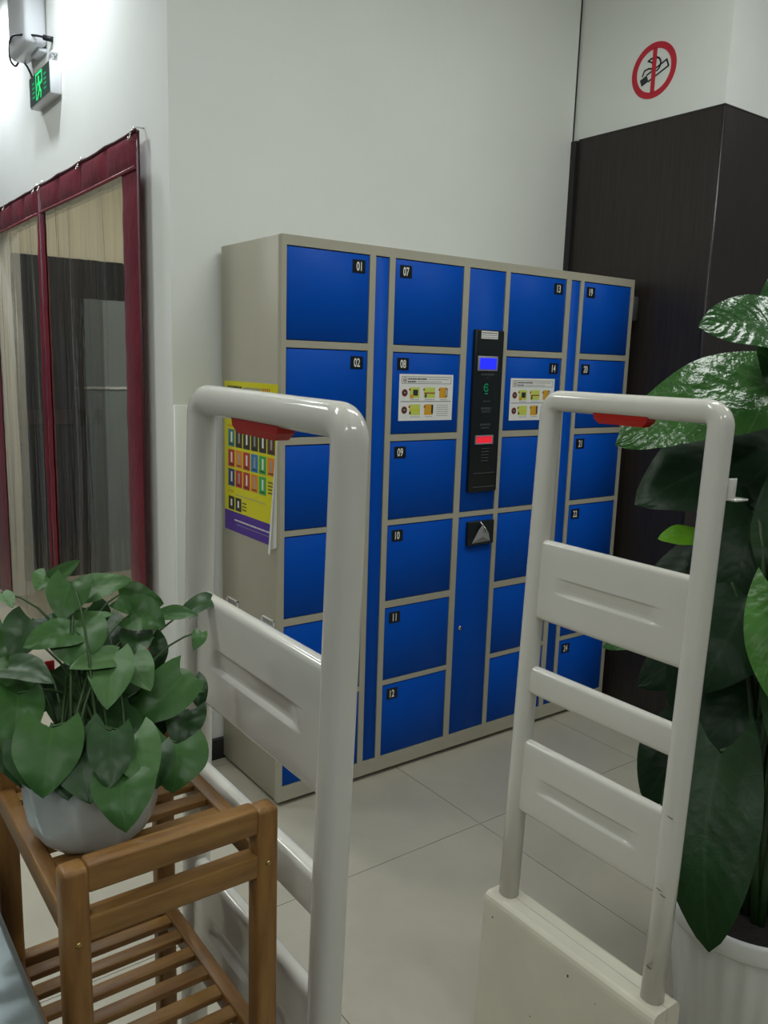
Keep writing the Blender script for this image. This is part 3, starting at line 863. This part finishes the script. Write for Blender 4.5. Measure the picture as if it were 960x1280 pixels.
POTHOS = [
    (-0.967, -1.151, 1.163, -0.941, -1.189, 1.196, 0.013, 0.6, 0.5, 0.05, 1),
    (-0.968, -1.149, 1.168, -0.986, -1.163, 1.158, 0.015, 0.5, 0.4, 0.1, 1),
    (-0.952, -1.186, 1.169, -0.973, -1.217, 1.134, 0.025, 0.4, 0.3, 0.1, 0),
    (-0.941, -1.173, 1.152, -0.883, -1.199, 1.169, 0.021, 0.9, 0.3, 0.1, 1),
    (-0.964, -1.201, 1.12, -0.913, -1.223, 1.135, 0.012, 1.3, 0.3, 0.1, 1),
    (-0.886, -1.166, 1.138, -0.833, -1.183, 1.126, 0.023, 0.5, 0.35, 0.2, 0),
    (-0.962, -1.228, 1.12, -1.02, -1.236, 1.117, 0.021, 0.9, 0.3, 0.15, 0),
    (-0.953, -1.222, 1.122, -0.973, -1.264, 1.091, 0.035, 0.5, 0.35, 0.15, 0),
    (-0.993, -1.166, 1.123, -1.025, -1.212, 1.096, 0.027, 0.4, 0.3, 0.2, 2),
    (-1.036, -1.23, 1.091, -1.005, -1.291, 1.091, 0.019, 0.8, 0.4, 0.15, 2),
    (-0.929, -1.258, 1.095, -0.952, -1.313, 1.055, 0.027, 0.5, 0.4, 0.1, 1),
    (-0.924, -1.263, 1.092, -0.98, -1.271, 1.094, 0.016, 0.9, 0.4, 0.1, 1),
    (-0.899, -1.245, 1.082, -0.895, -1.292, 1.056, 0.021, 0.6, 0.4, 0.1, 1),
    (-0.882, -1.198, 1.121, -0.849, -1.225, 1.11, 0.025, 0.6, 0.4, 0.3, 0),
    (-0.88, -1.205, 1.099, -0.897, -1.247, 1.078, 0.02, 0.4, 0.4, 0.2, 2),
    (-0.835, -1.185, 1.108, -0.791, -1.194, 1.105, 0.012, 0.9, 0.4, 0.1, 0),
    (-0.793, -1.167, 1.101, -0.701, -1.136, 1.094, 0.015, 1.2, 0.3, 0.6, 2),
    (-0.845, -1.267, 1.053, -0.916, -1.274, 1.011, 0.031, 0.5, 0.25, 0.15, 0),
    (-0.856, -1.235, 1.043, -0.82, -1.277, 1.034, 0.017, 0.8, 0.3, 0.1, 1),
    (-1.015, -1.328, 1.052, -1.037, -1.37, 1, 0.035, 0.3, 0.2, 0.15, 0),
    (-0.99, -1.332, 1.043, -0.996, -1.39, 0.99, 0.032, 0.3, 0.25, 0.1, 2),
    (-0.938, -1.353, 1.034, -0.937, -1.406, 0.999, 0.027, 0.35, 0.35, 0.12, 1),
    (-0.834, -1.26, 1.004, -0.861, -1.298, 0.973, 0.024, 0.35, 0.4, 0.35, 2),
    (-0.879, -1.329, 0.999, -0.898, -1.362, 0.96, 0.035, 0.45, 0.2, 0.2, 0),
    (-0.956, -1.377, 1.01, -0.972, -1.425, 0.971, 0.033, 0.35, 0.25, 0.25, 0),
    (-1.031, -1.252, 1.066, -1.053, -1.309, 1.023, 0.029, 0.3, 0.3, 0.2, 0),
    (-1.046, -1.253, 1.016, -1.046, -1.308, 0.991, 0.019, 0.3, 0.3, 0.2, 2),
    (-0.799, -1.217, 1.088, -0.815, -1.233, 1.073, 0.01, 0.4, 0.3, 0.2, 0),
    (-1.02, -1.139, 1.153, -1.015, -1.171, 1.144, 0.009, 0.6, 0.3, 0.1, 1),
    (-0.967, -1.131, 1.082, -0.954, -1.121, 1.115, 0.023, 0.5, 0.3, 0.1, 2),
    (-0.905, -1.16, 1.101, -0.901, -1.206, 1.08, 0.027, 0.4, 0.3, 0.1, 2),
    (-0.934, -1.186, 1.061, -0.956, -1.216, 1.025, 0.029, 0.3, 0.3, 0.1, 2),
    (-0.983, -1.188, 1.062, -1.002, -1.22, 1.025, 0.03, 0.3, 0.3, 0.1, 2),
    (-0.909, -1.226, 1.018, -0.932, -1.256, 0.983, 0.028, 0.3, 0.3, 0.1, 2),
    (-0.859, -1.228, 1.007, -0.873, -1.251, 0.971, 0.025, 0.3, 0.3, 0.1, 2),
    (-0.961, -1.353, 1.044, -0.978, -1.394, 1.003, 0.024, 0.3, 0.3, 0.1, 2),
    (-1.032, -1.297, 1.031, -1.042, -1.341, 0.998, 0.025, 0.3, 0.3, 0.1, 2),
    (-0.909, -1.343, 1.008, -0.922, -1.378, 0.979, 0.022, 0.3, 0.3, 0.1, 2),
    (-1.004, -1.33, 1.032, -1.014, -1.372, 0.991, 0.028, 0.3, 0.3, 0.1, 2),
    (-1.027, -1.246, 0.994, -1.037, -1.294, 0.975, 0.02, 0.3, 0.3, 0.1, 2),
    (-0.939, -1.252, 1.034, -0.956, -1.286, 0.992, 0.031, 0.3, 0.3, 0.1, 2),
    (-0.878, -1.245, 1.038, -0.901, -1.275, 0.998, 0.028, 0.3, 0.3, 0.1, 2),
    (-0.961, -1.207, 1.048, -0.981, -1.24, 1.004, 0.03, 0.3, 0.3, 0.1, 2),
    (-0.93, -1.274, 1.02, -0.932, -1.317, 0.989, 0.025, 0.3, 0.3, 0.1, 2),
    (-1.016, -1.153, 1.108, -1.046, -1.187, 1.084, 0.025, 0.4, 0.3, 0.1, 0),
    (-1.024, -1.216, 1.079, -1.065, -1.253, 1.063, 0.026, 0.4, 0.3, 0.1, 0),
    (-0.917, -1.135, 1.118, -0.909, -1.162, 1.081, 0.023, 0.3, 0.3, 0.1, 2),
    (-1.033, -1.246, 1.03, -1.069, -1.277, 1, 0.022, 0.4, 0.3, 0.1, 0),
    (-0.861, -1.197, 1.083, -0.859, -1.22, 1.045, 0.021, 0.3, 0.3, 0.2, 2),
    (-0.948, -1.194, 1.036, -0.976, -1.218, 1.005, 0.024, 0.3, 0.3, 0.1, 2),
    (-0.816, -1.229, 1.03, -0.817, -1.26, 1.003, 0.015, 0.4, 0.4, 0.3, 2),
]
TARO = [
    (0.537, -1.218, 1.549, 0.349, -1.156, 1.546, 0.083, 0.8, 0.25, 0.15, 0),
    (0.61, -1.212, 1.426, 0.278, -1.016, 1.312, 0.116, 0.9, 0.2, 0.2, 1),
    (0.671, -1.165, 1.272, 0.362, -1.024, 1.162, 0.125, 0.6, 0.2, 0.2, 2),
    (0.464, -1.12, 1.068, 0.375, -1.079, 1.07, 0.027, 0.6, 0.3, 0.1, 3),
    (0.614, -1.237, 1.041, 0.404, -1.033, 0.975, 0.083, 0.5, 0.2, 0.25, 2),
    (0.406, -1.287, 0.979, 0.243, -1.292, 0.811, 0.097, 0.35, 0.2, 0.2, 2),
    (0.333, -1.386, 1.026, 0.224, -1.474, 0.84, 0.058, 0.3, 0.2, 0.2, 4),
    (0.446, -1.355, 0.807, 0.246, -1.298, 0.682, 0.09, 0.4, 0.2, 0.2, 2),
    (0.441, -1.197, 0.648, 0.276, -1.173, 0.494, 0.085, 0.35, 0.25, 0.15, 2),
    (0.216, -1.37, 0.712, 0.063, -1.478, 0.406, 0.091, 0.15, 0.18, 0.1, 5),
    (0.379, -1.411, 0.506, 0.317, -1.435, 0.419, 0.033, 0.3, 0.2, 0.1, 4),
    (0.605, -1.194, 1.203, 0.436, -1.185, 0.968, 0.102, 0.3, 0.2, 0.2, 2),
    (0.475, -1.237, 1.146, 0.363, -1.261, 0.953, 0.085, 0.3, 0.2, 0.2, 2),
    (0.669, -1.144, 0.793, 0.412, -1.037, 0.706, 0.088, 0.5, 0.2, 0.2, 2),
    (0.531, -1.162, 0.823, 0.39, -1.158, 0.655, 0.083, 0.3, 0.2, 0.2, 2),
    (0.446, -1.374, 0.724, 0.326, -1.38, 0.58, 0.075, 0.3, 0.2, 0.2, 2),
    (0.526, -1.328, 1.191, 0.404, -1.375, 0.976, 0.111, 0.4, 0.2, 0.2, 5),
    (0.568, -1.348, 1.524, 0.549, -1.43, 1.659, 0.089, 0.8, 0.2, 0.2, 0),
    (0.425, -1.404, 1.366, 0.435, -1.548, 1.318, 0.084, 0.8, 0.2, 0.2, 1),
    (0.34, -1.463, 1.103, 0.316, -1.603, 0.963, 0.089, 0.5, 0.2, 0.2, 5),
    (0.331, -1.457, 0.817, 0.285, -1.591, 0.63, 0.084, 0.4, 0.2, 0.2, 5),
    (0.586, -1.246, 1.475, 0.672, -1.187, 1.74, 0.095, 0.6, 0.2, 0.2, 0),
    (0.52, -1.312, 0.682, 0.387, -1.278, 0.674, 0.059, 0.6, 0.2, 0.2, 2),
    (0.58, -1.253, 1.14, 0.411, -1.21, 1.059, 0.089, 0.5, 0.2, 0.2, 2),
    (0.648, -1.209, 1.277, 0.464, -1.168, 1.136, 0.102, 0.5, 0.2, 0.2, 2),
    (0.552, -1.288, 0.894, 0.368, -1.22, 0.869, 0.089, 0.5, 0.2, 0.2, 2),
    (0.5, -1.378, 0.601, 0.384, -1.369, 0.539, 0.077, 0.3, 0.2, 0.2, 2),
    (0.648, -0.835, 0.693, 0.619, -0.755, 0.668, 0.02, 0.6, 0.2, 0.1, 1),
]
RIBBON = [(-0.966, -1.209, 1.024), (-0.877, -1.224, 1.079), (-0.854, -1.261, 0.99), (-0.971, -1.148, 1.05)]


PC = (-0.966, -1.296, 0.9045)
po1 = thing('potted_pothos', 'bushy green pothos in a pale glazed pot on the wooden shelf', 'plant', PC)
b = MB()
b.lathe([(0.0, 0.0), (0.047, 0.0), (0.056, 0.003), (0.064, 0.013), (0.0695, 0.030), (0.0725, 0.052), (0.0735, 0.074), (0.0752, 0.081), (0.0748, 0.086),
         (0.0705, 0.085), (0.069, 0.078), (0.0, 0.072)], M['pot_white'], 72, PC, 0.018, 11, 30.0)
b.build('flower_pot', po1)
b = MB(); b.lathe([(0.0, 0.077), (0.04, 0.079), (0.068, 0.075)], M['soil'], 24, PC)
b.build('soil', po1)
for k, (bx, by, bz, tx, ty, tz, hw, up, fold, droop, tone) in enumerate(POTHOS):
    leaf_mesh('leaf', (bx, by, bz), (tx, ty, tz), hw, up, fold, droop, M['leaf%d' % tone], po1, 100 + k)
    rng = random.Random(500 + k)
    s0 = (PC[0] + rng.uniform(-.04, .04), PC[1] + rng.uniform(-.04, .04), PC[2] + 0.076)
    aw = (Vector((bx, by, bz)) - cam.location); aw.z = 0; aw.normalize()
    bx, by = bx + aw.x * 0.004, by + aw.y * 0.004
    mid = (s0[0] * 0.75 + bx * 0.25 + aw.x * 0.03, s0[1] * 0.75 + by * 0.25 + aw.y * 0.03, max(s0[2], bz) * 0.7 + bz * 0.3)
    b = MB(); b.tube(bez(s0, mid, (bx, by, bz), 7), 0.0021, M['stem_g'], 5, r2=0.0012)
    b.build('stem', po1)
for (x, y, z) in RIBBON:
    b = MB()
    b.box((x - 0.006, y - 0.0015, z - 0.011), (x + 0.006, y + 0.0015, z + 0.011), M['ribbon'], 0.001, 1)
    b.build('red_ribbon', po1)['label'] = 'red scrap of ribbon among the leaves'

PT = (0.356, -1.397, 0.0)
po2 = thing('potted_taro', 'large dark green taro plant in a white ribbed pot behind the gate post', 'plant', PT)
b = MB()
b.lathe([(0.0, 0.0), (0.118, 0.0), (0.124, 0.006), (0.160, 0.318)], M['pot_big'], 120, PT, 0.016, 24)
b.lathe([(0.158, 0.312), (0.168, 0.316), (0.1715, 0.322), (0.1715, 0.352), (0.169, 0.359), (0.164, 0.360), (0.159, 0.354), (0.156, 0.33), (0.0, 0.326)], M['pot_big'], 64, PT)
b.build('flower_pot', po2)
b = MB(); b.lathe([(0.0, 0.338), (0.08, 0.336), (0.1555, 0.330)], M['soil'], 32, PT)
b.build('soil', po2)
for k, (bx, by, bz, tx, ty, tz, hw, up, fold, droop, tone) in enumerate(TARO):
    leaf_mesh('leaf', (bx, by, bz), (tx, ty, tz), hw, up, fold, droop, M['taro%d' % tone], po2, 300 + k, n=18, lobe=0.8, oval=True)
    rng = random.Random(700 + k)
    s0 = (PT[0] + rng.uniform(-.05, .05), PT[1] + rng.uniform(-.05, .05), 0.33)
    mid = (s0[0] * 0.7 + bx * 0.3, s0[1] * 0.7 + by * 0.3, max(bz, 0.5) + 0.04)
    b = MB(); b.tube(bez(s0, mid, (bx, by, bz), 10), 0.009, M['stalk_g'], 7, r2=0.0045)
    b.build('stalk', po2)

# ---------------------------------------------------------------- curtains in the doorway
def curtain(name, label, ya, yb, st_a, st_b):
    """ya nearer edge, yb farther edge; st_a, st_b widths of the maroon stiles"""
    XC = -0.200
    ZT, ZH = 2.158, 2.045
    g = thing(name, label, 'curtain', (XC, (ya + yb) / 2, 0), 'door curtains')
    rng = random.Random(int(ya * 100))
    def padded(y0, y1, z0, z1, nm, ny, nz, sag=0.0, seam=None):
        b = MB()
        for s in (-1, 1):
            rows = []
            for i in range(nz + 1):
                v = i / nz; z = z0 + (z1 - z0) * v
                row = []
                for j in range(ny + 1):
                    u = j / ny; y = y0 + (y1 - y0) * u
                    cells = max(1, round((y1 - y0) / 0.27)) if seam else 1
                    uu = (u * cells) % 1.0
                    pad = (max(0, math.sin(PI * min(max(uu, 0), 1))) ** 0.4) * (max(0, math.sin(PI * v)) ** 0.4)
                    wr = 0.0008 * math.sin(z * 21 + y * 5) + 0.0008 * math.sin(z * 47 + y * 13)
                    top = -sag * math.sin(PI * uu) * v if seam else 0
                    row.append((XC + s * (0.003 + 0.013 * pad) + wr, y, z + top))
                rows.append(row)
            b.grid(rows, M['maroon'])
        o = b.build(nm, g)
        return o
    padded(ya, yb, ZH, ZT, 'header', 40, 8, 0.005, True)
    if st_a: padded(ya, ya + st_a, 0.03, ZH + 0.002, 'stile', 6, 60)
    if st_b: padded(yb - st_b, yb, 0.03, ZH + 0.002, 'stile', 6, 60)
    for (y, z0, z1) in ((ya, 0.03, ZT), (yb, 0.03, ZT)):
        b = MB(); b.tube([(XC, y, z0), (XC, y, (z0 + z1) / 2), (XC, y, z1)], 0.006, M['maroon_dark'], 6); b.build('piping', g)
    b = MB(); b.tube([(XC - 0.006, ya + (yb - ya) * k / 12, ZT - 0.005 * math.sin(PI * ((k / 12 * max(1, round((yb - ya) / 0.27))) % 1))) for k in range(13)], 0.006, M['maroon_dark'], 6); b.build('piping', g)
    b = MB(); b.tube([(XC - 0.008, ya + 0.01, ZH), (XC - 0.008, (ya + yb) / 2, ZH - 0.003), (XC - 0.008, yb - 0.01, ZH)], 0.006, M['maroon_light'], 6); b.build('piping', g)
    # clear sheet with hanging folds
    b = MB(); rows = []
    y0, y1 = ya + st_a - 0.01, yb - st_b + 0.01
    for i in range(49):
        z = 0.05 + (ZH + 0.01 - 0.05) * i / 48
        amp = 0.010 * (1 - 0.4 * i / 48)
        rows.append([(XC + amp * (0.6 * math.sin((y0 + (y1 - y0) * j / 60) * 13 + 0.9 * math.sin(z * 1.7)) + 0.4 * math.sin((y0 + (y1 - y0) * j / 60) * 31 + 1.4 * math.sin(z * 1.1))) * math.sin(PI * j / 60), y0 + (y1 - y0) * j / 60, z) for j in range(61)])
    b.grid(rows, M['pvc'])
    b.build('clear_sheet', g)['label'] = 'wrinkled clear plastic sheet'
    n = max(2, round((yb - ya) / 0.58))
    for k in range(n + 1):
        y = ya + 0.03 + (yb - ya - 0.06) * k / n
        b = MB()
        b.tube([(XC - 0.018 + 0.004 * math.cos(a), y + 0.009 * math.sin(a), ZT - 0.018 + 0.011 * math.cos(a)) for a in [2 * PI * q / 12 for q in range(13)]], 0.0022, M['chrome'], 6)
        b.tube([(XC - 0.016, y, ZT - 0.008), (XC, y, ZT + 0.016), (-0.166, y, ZT + 0.018)], 0.0025, M['chrome'], 6)
        b.build('hanging_ring', g)
    return g

curtain('door_curtain', 'maroon bordered clear door curtain hung nearest the wall corner', 0.600, 1.800, 0.150, 0.055)
curtain('door_curtain', 'maroon bordered clear door curtain hung beyond the first under the exit sign', 1.830, 3.05, 0.020, 0.30)

# ---------------------------------------------------------------- exit sign and emergency lamp
XS = -0.2100
ex = thing('exit_sign', 'small lit green exit sign with running figure high above the curtain', 'sign', (XS, 1.70, 2.48))
EY0, EY1, EZ0, EZ1 = 1.545, 1.865, 2.482, 2.606
b = MB(); b.box((XS, EY0, EZ0), (-0.1655, EY1, EZ1), M['plastic_grey'], 0.003, 2)
b.build('housing', ex)
b = MB(); b.box((XS - 0.002, EY0 + 0.004, EZ0 + 0.006), (XS + 0.001, EY1 - 0.004, EZ1 - 0.004), M['sign_dark'])
fc = b.build('face', ex)
def sy(u): return 1.705 - u          # u to the viewer's right
def stroke(mb, pts, w, m, x):
    for a, c in zip(pts, pts[1:]):
        d = Vector((c[0] - a[0], c[1] - a[1])); L = d.length
        if L == 0: continue
        n_ = Vector((-d.y, d.x)) / L * w / 2; e = d / L * w * 0.35
        q = [(a[0] - e.x + n_.x, a[1] - e.y + n_.y), (c[0] + e.x + n_.x, c[1] + e.y + n_.y), (c[0] + e.x - n_.x, c[1] + e.y - n_.y), (a[0] - e.x - n_.x, a[1] - e.y - n_.y)]
        mb.poly([(x, sy(p[0]), 2.544 + p[1]) for p in q], m)
b = MB(); xg = XS - 0.0026
stroke(b, [(-.048, -.046), (-.048, .050), (.046, .050), (.046, .005)], 0.009, M['sign_green'], xg)
b.poly([(xg, sy(-.006 + .011 * math.cos(a)), 2.544 + .030 + .011 * math.sin(a)) for a in [2 * PI * k / 12 for k in range(12)]], M['sign_green'])
stroke(b, [(-.004, .016), (.008, -.012)], 0.017, M['sign_green'], xg)
stroke(b, [(-.006, .016), (-.030, .008), (-.036, -.010)], 0.008, M['sign_green'], xg)
stroke(b, [(0, .014), (.024, .004), (.036, .014)], 0.008, M['sign_green'], xg)
stroke(b, [(.004, -.012), (-.012, -.030), (-.034, -.046)], 0.010, M['sign_green'], xg)
stroke(b, [(.010, -.012), (.026, -.026), (.022, -.048)], 0.010, M['sign_green'], xg)
sub('running_figure', b, fc, ex, 'lit green running figure in a doorway')
b = MB()
for s in (-1, 1):
    for v in (.026, .008, -.010, -.028):
        stroke(b, [(s * .074, v), (s * .108, v)], 0.008, M['sign_dim'], xg)
sub('side_marks', b, fc, ex, 'dim green marks')
b = MB()
b.box((-0.186, 1.58, 2.645), (-0.1655, 1.64, 2.660), M['plastic_grey'], 0.002, 1)
b.tube([(-0.180, 1.59, 2.65), (-0.188, 1.585, 2.604)], 0.0022, M['ink_grey'], 5); b.tube([(-0.180, 1.63, 2.65), (-0.188, 1.68, 2.604)], 0.0022, M['ink_grey'], 5)
b.build('hanging_bracket', ex)

el = thing('emergency_lamp', 'grey white twin emergency lamp on the wall above the exit sign', 'lamp', (-0.205, 1.78, 2.70))
b = MB(); b.box((-0.255, 1.72, 2.705), (-0.1655, 2.02, 2.990), M['plastic_grey'], 0.026, 4)
b.build('lamp_body', el)
b = MB(); b.box((-0.200, 1.74, 2.690), (-0.1655, 1.86, 2.707), M['plastic_grey'], 0.004, 2)
b.build('cable_box', el)
for y in (1.76, 2.02):
    b = MB()
    b.lathe([(0.0, -0.05), (0.030, -0.048), (0.048, -0.02), (0.052, 0.015), (0.048, 0.022), (0.046, 0.018), (0.0, 0.020)], M['plastic_grey'], 24)
    rot = Matrix.Rotation(R(120), 4, 'Y')
    for v in b.bm.verts: v.co = rot @ v.co + Vector((-0.262, y, 3.030))
    hd = b.build('lamp_head', el)
    b = MB(); b.lathe([(0.0, 0.027), (0.03, 0.024), (0.046, 0.0185)], M['lens_clear'], 24)
    for v in b.bm.verts: v.co = rot @ v.co + Vector((-0.262, y, 3.030))
    sub('lens', b, hd, el)
    b = MB(); b.tube([(-0.215, y, 2.975), (-0.24, y, 3.02)], 0.012, M['plastic_grey'], 8)
    sub('swivel_arm', b, hd, el)
b = MB()
cpts = [(-0.172, 1.640, 2.715), (-0.215, 1.70, 2.735), (-0.262, 1.79, 2.752), (-0.266, 1.90, 2.772), (-0.25, 2.02, 2.772), (-0.225, 2.12, 2.745), (-0.205, 2.115, 2.722),
        (-0.196, 2.06, 2.735), (-0.192, 1.98, 2.695), (-0.190, 1.93, 2.655), (-0.190, 1.88, 2.612)]
fine = []
for k in range(len(cpts) - 1):
    p0, p1, p2, p3 = [Vector(cpts[min(max(i, 0), len(cpts) - 1)]) for i in (k - 1, k, k + 1, k + 2)]
    for q in range(5):
        t = q / 5
        fine.append(0.5 * ((2 * p1) + (p2 - p0) * t + (2 * p0 - 5 * p1 + 4 * p2 - p3) * t * t + (3 * p1 - p0 - 3 * p2 + p3) * t ** 3))
fine.append(Vector(cpts[-1]))
b.tube(fine, 0.0045, M['cable'], 7)
b.build('power_cable', el)
b = MB(); b.tube([(-0.1675, 1.640, 2.715), (-0.195, 1.67, 2.725)], 0.011, M['cable'], 8)
b.build('cable_plug', el)

# ---------------------------------------------------------------- no smoking sign on the pillar
ns = thing('no_smoking_sign', 'round red no smoking sign on the white pillar', 'sign', (XP, 0.038, 2.605))
NY, NZ, xs_ = 0.038, 2.605, XP - 0.0016
def npt(u, v, x=None): return (xs_ if x is None else x, NY - u, NZ + v)
def ring_(r0, r1, m, nm, x0, x1):
    b = MB(); n = 48
    b.grid([[(x, NY + r * math.cos(2 * PI * k / n), NZ + r * math.sin(2 * PI * k / n)) for k in range(n)] for (r, x) in ((r1, x1), (r1, x0), (r0, x0), (r0, x1))], m, False, closed_u=True, closed_v=True)
    return b.build(nm, ns)
ring_(0.0795, 0.1030, M['sign_red'], 'red_ring', xs_, XP - 0.0001)
b = MB(); b.box((xs_, NY - 0.0095, NZ - 0.081), (XP - 0.0001, NY + 0.0095, NZ + 0.081), M['sign_red'])
b.build('red_bar', ns)
def nstroke(mb, pts, w, m, x):
    for a, c in zip(pts, pts[1:]):
        d = Vector((c[0] - a[0], c[1] - a[1])); L = d.length
        n_ = Vector((-d.y, d.x)) / L * w / 2; e = d / L * w * 0.3
        q = [(a[0] - e.x + n_.x, a[1] - e.y + n_.y), (c[0] + e.x + n_.x, c[1] + e.y + n_.y), (c[0] + e.x - n_.x, c[1] + e.y - n_.y), (a[0] - e.x - n_.x, a[1] - e.y - n_.y)]
        mb.poly([npt(p[0], p[1], x) for p in q], m)
b = MB()
C0, C1 = (-.058, -.036), (.062, .014)
dx, dz = C1[0] - C0[0], C1[1] - C0[1]; LL = math.hypot(dx, dz); dx /= LL; dz /= LL
nx, nz = -dz, dx
hwid = 0.0135
q = lambda s, t: (C0[0] + dx * s + nx * t, C0[1] + dz * s + nz * t)
xi = XP - 0.0009
b.poly([npt(*q(s, t), xi) for s, t in ((0, -hwid), (.034, -hwid), (.034, hwid), (0, hwid))], M['ink'])
nstroke(b, [q(.034, hwid), q(LL, hwid), q(LL, -hwid), q(.034, -hwid)], 0.0068, M['ink'], xi)
b.build('cigarette', ns)
b = MB()
arc = lambda cx, cz, r, a0, a1, n=8: [(cx + r * math.cos(R(a0 + (a1 - a0) * k / n)), cz + r * math.sin(R(a0 + (a1 - a0) * k / n))) for k in range(n + 1)]
nstroke(b, [(-.030, .040), (-.018, .046)] + arc(.004, .020, .026, 95, -70), 0.0068, M['ink'], xi)
nstroke(b, [(-.052, -.010), (-.044, .008), (-.026, .012), (-.008, .008)], 0.0068, M['ink'], xi)
nstroke(b, [(-.030, .040), (-.012, .032), (-.006, .022)], 0.0055, M['ink'], xi)
b.build('smoke', ns)
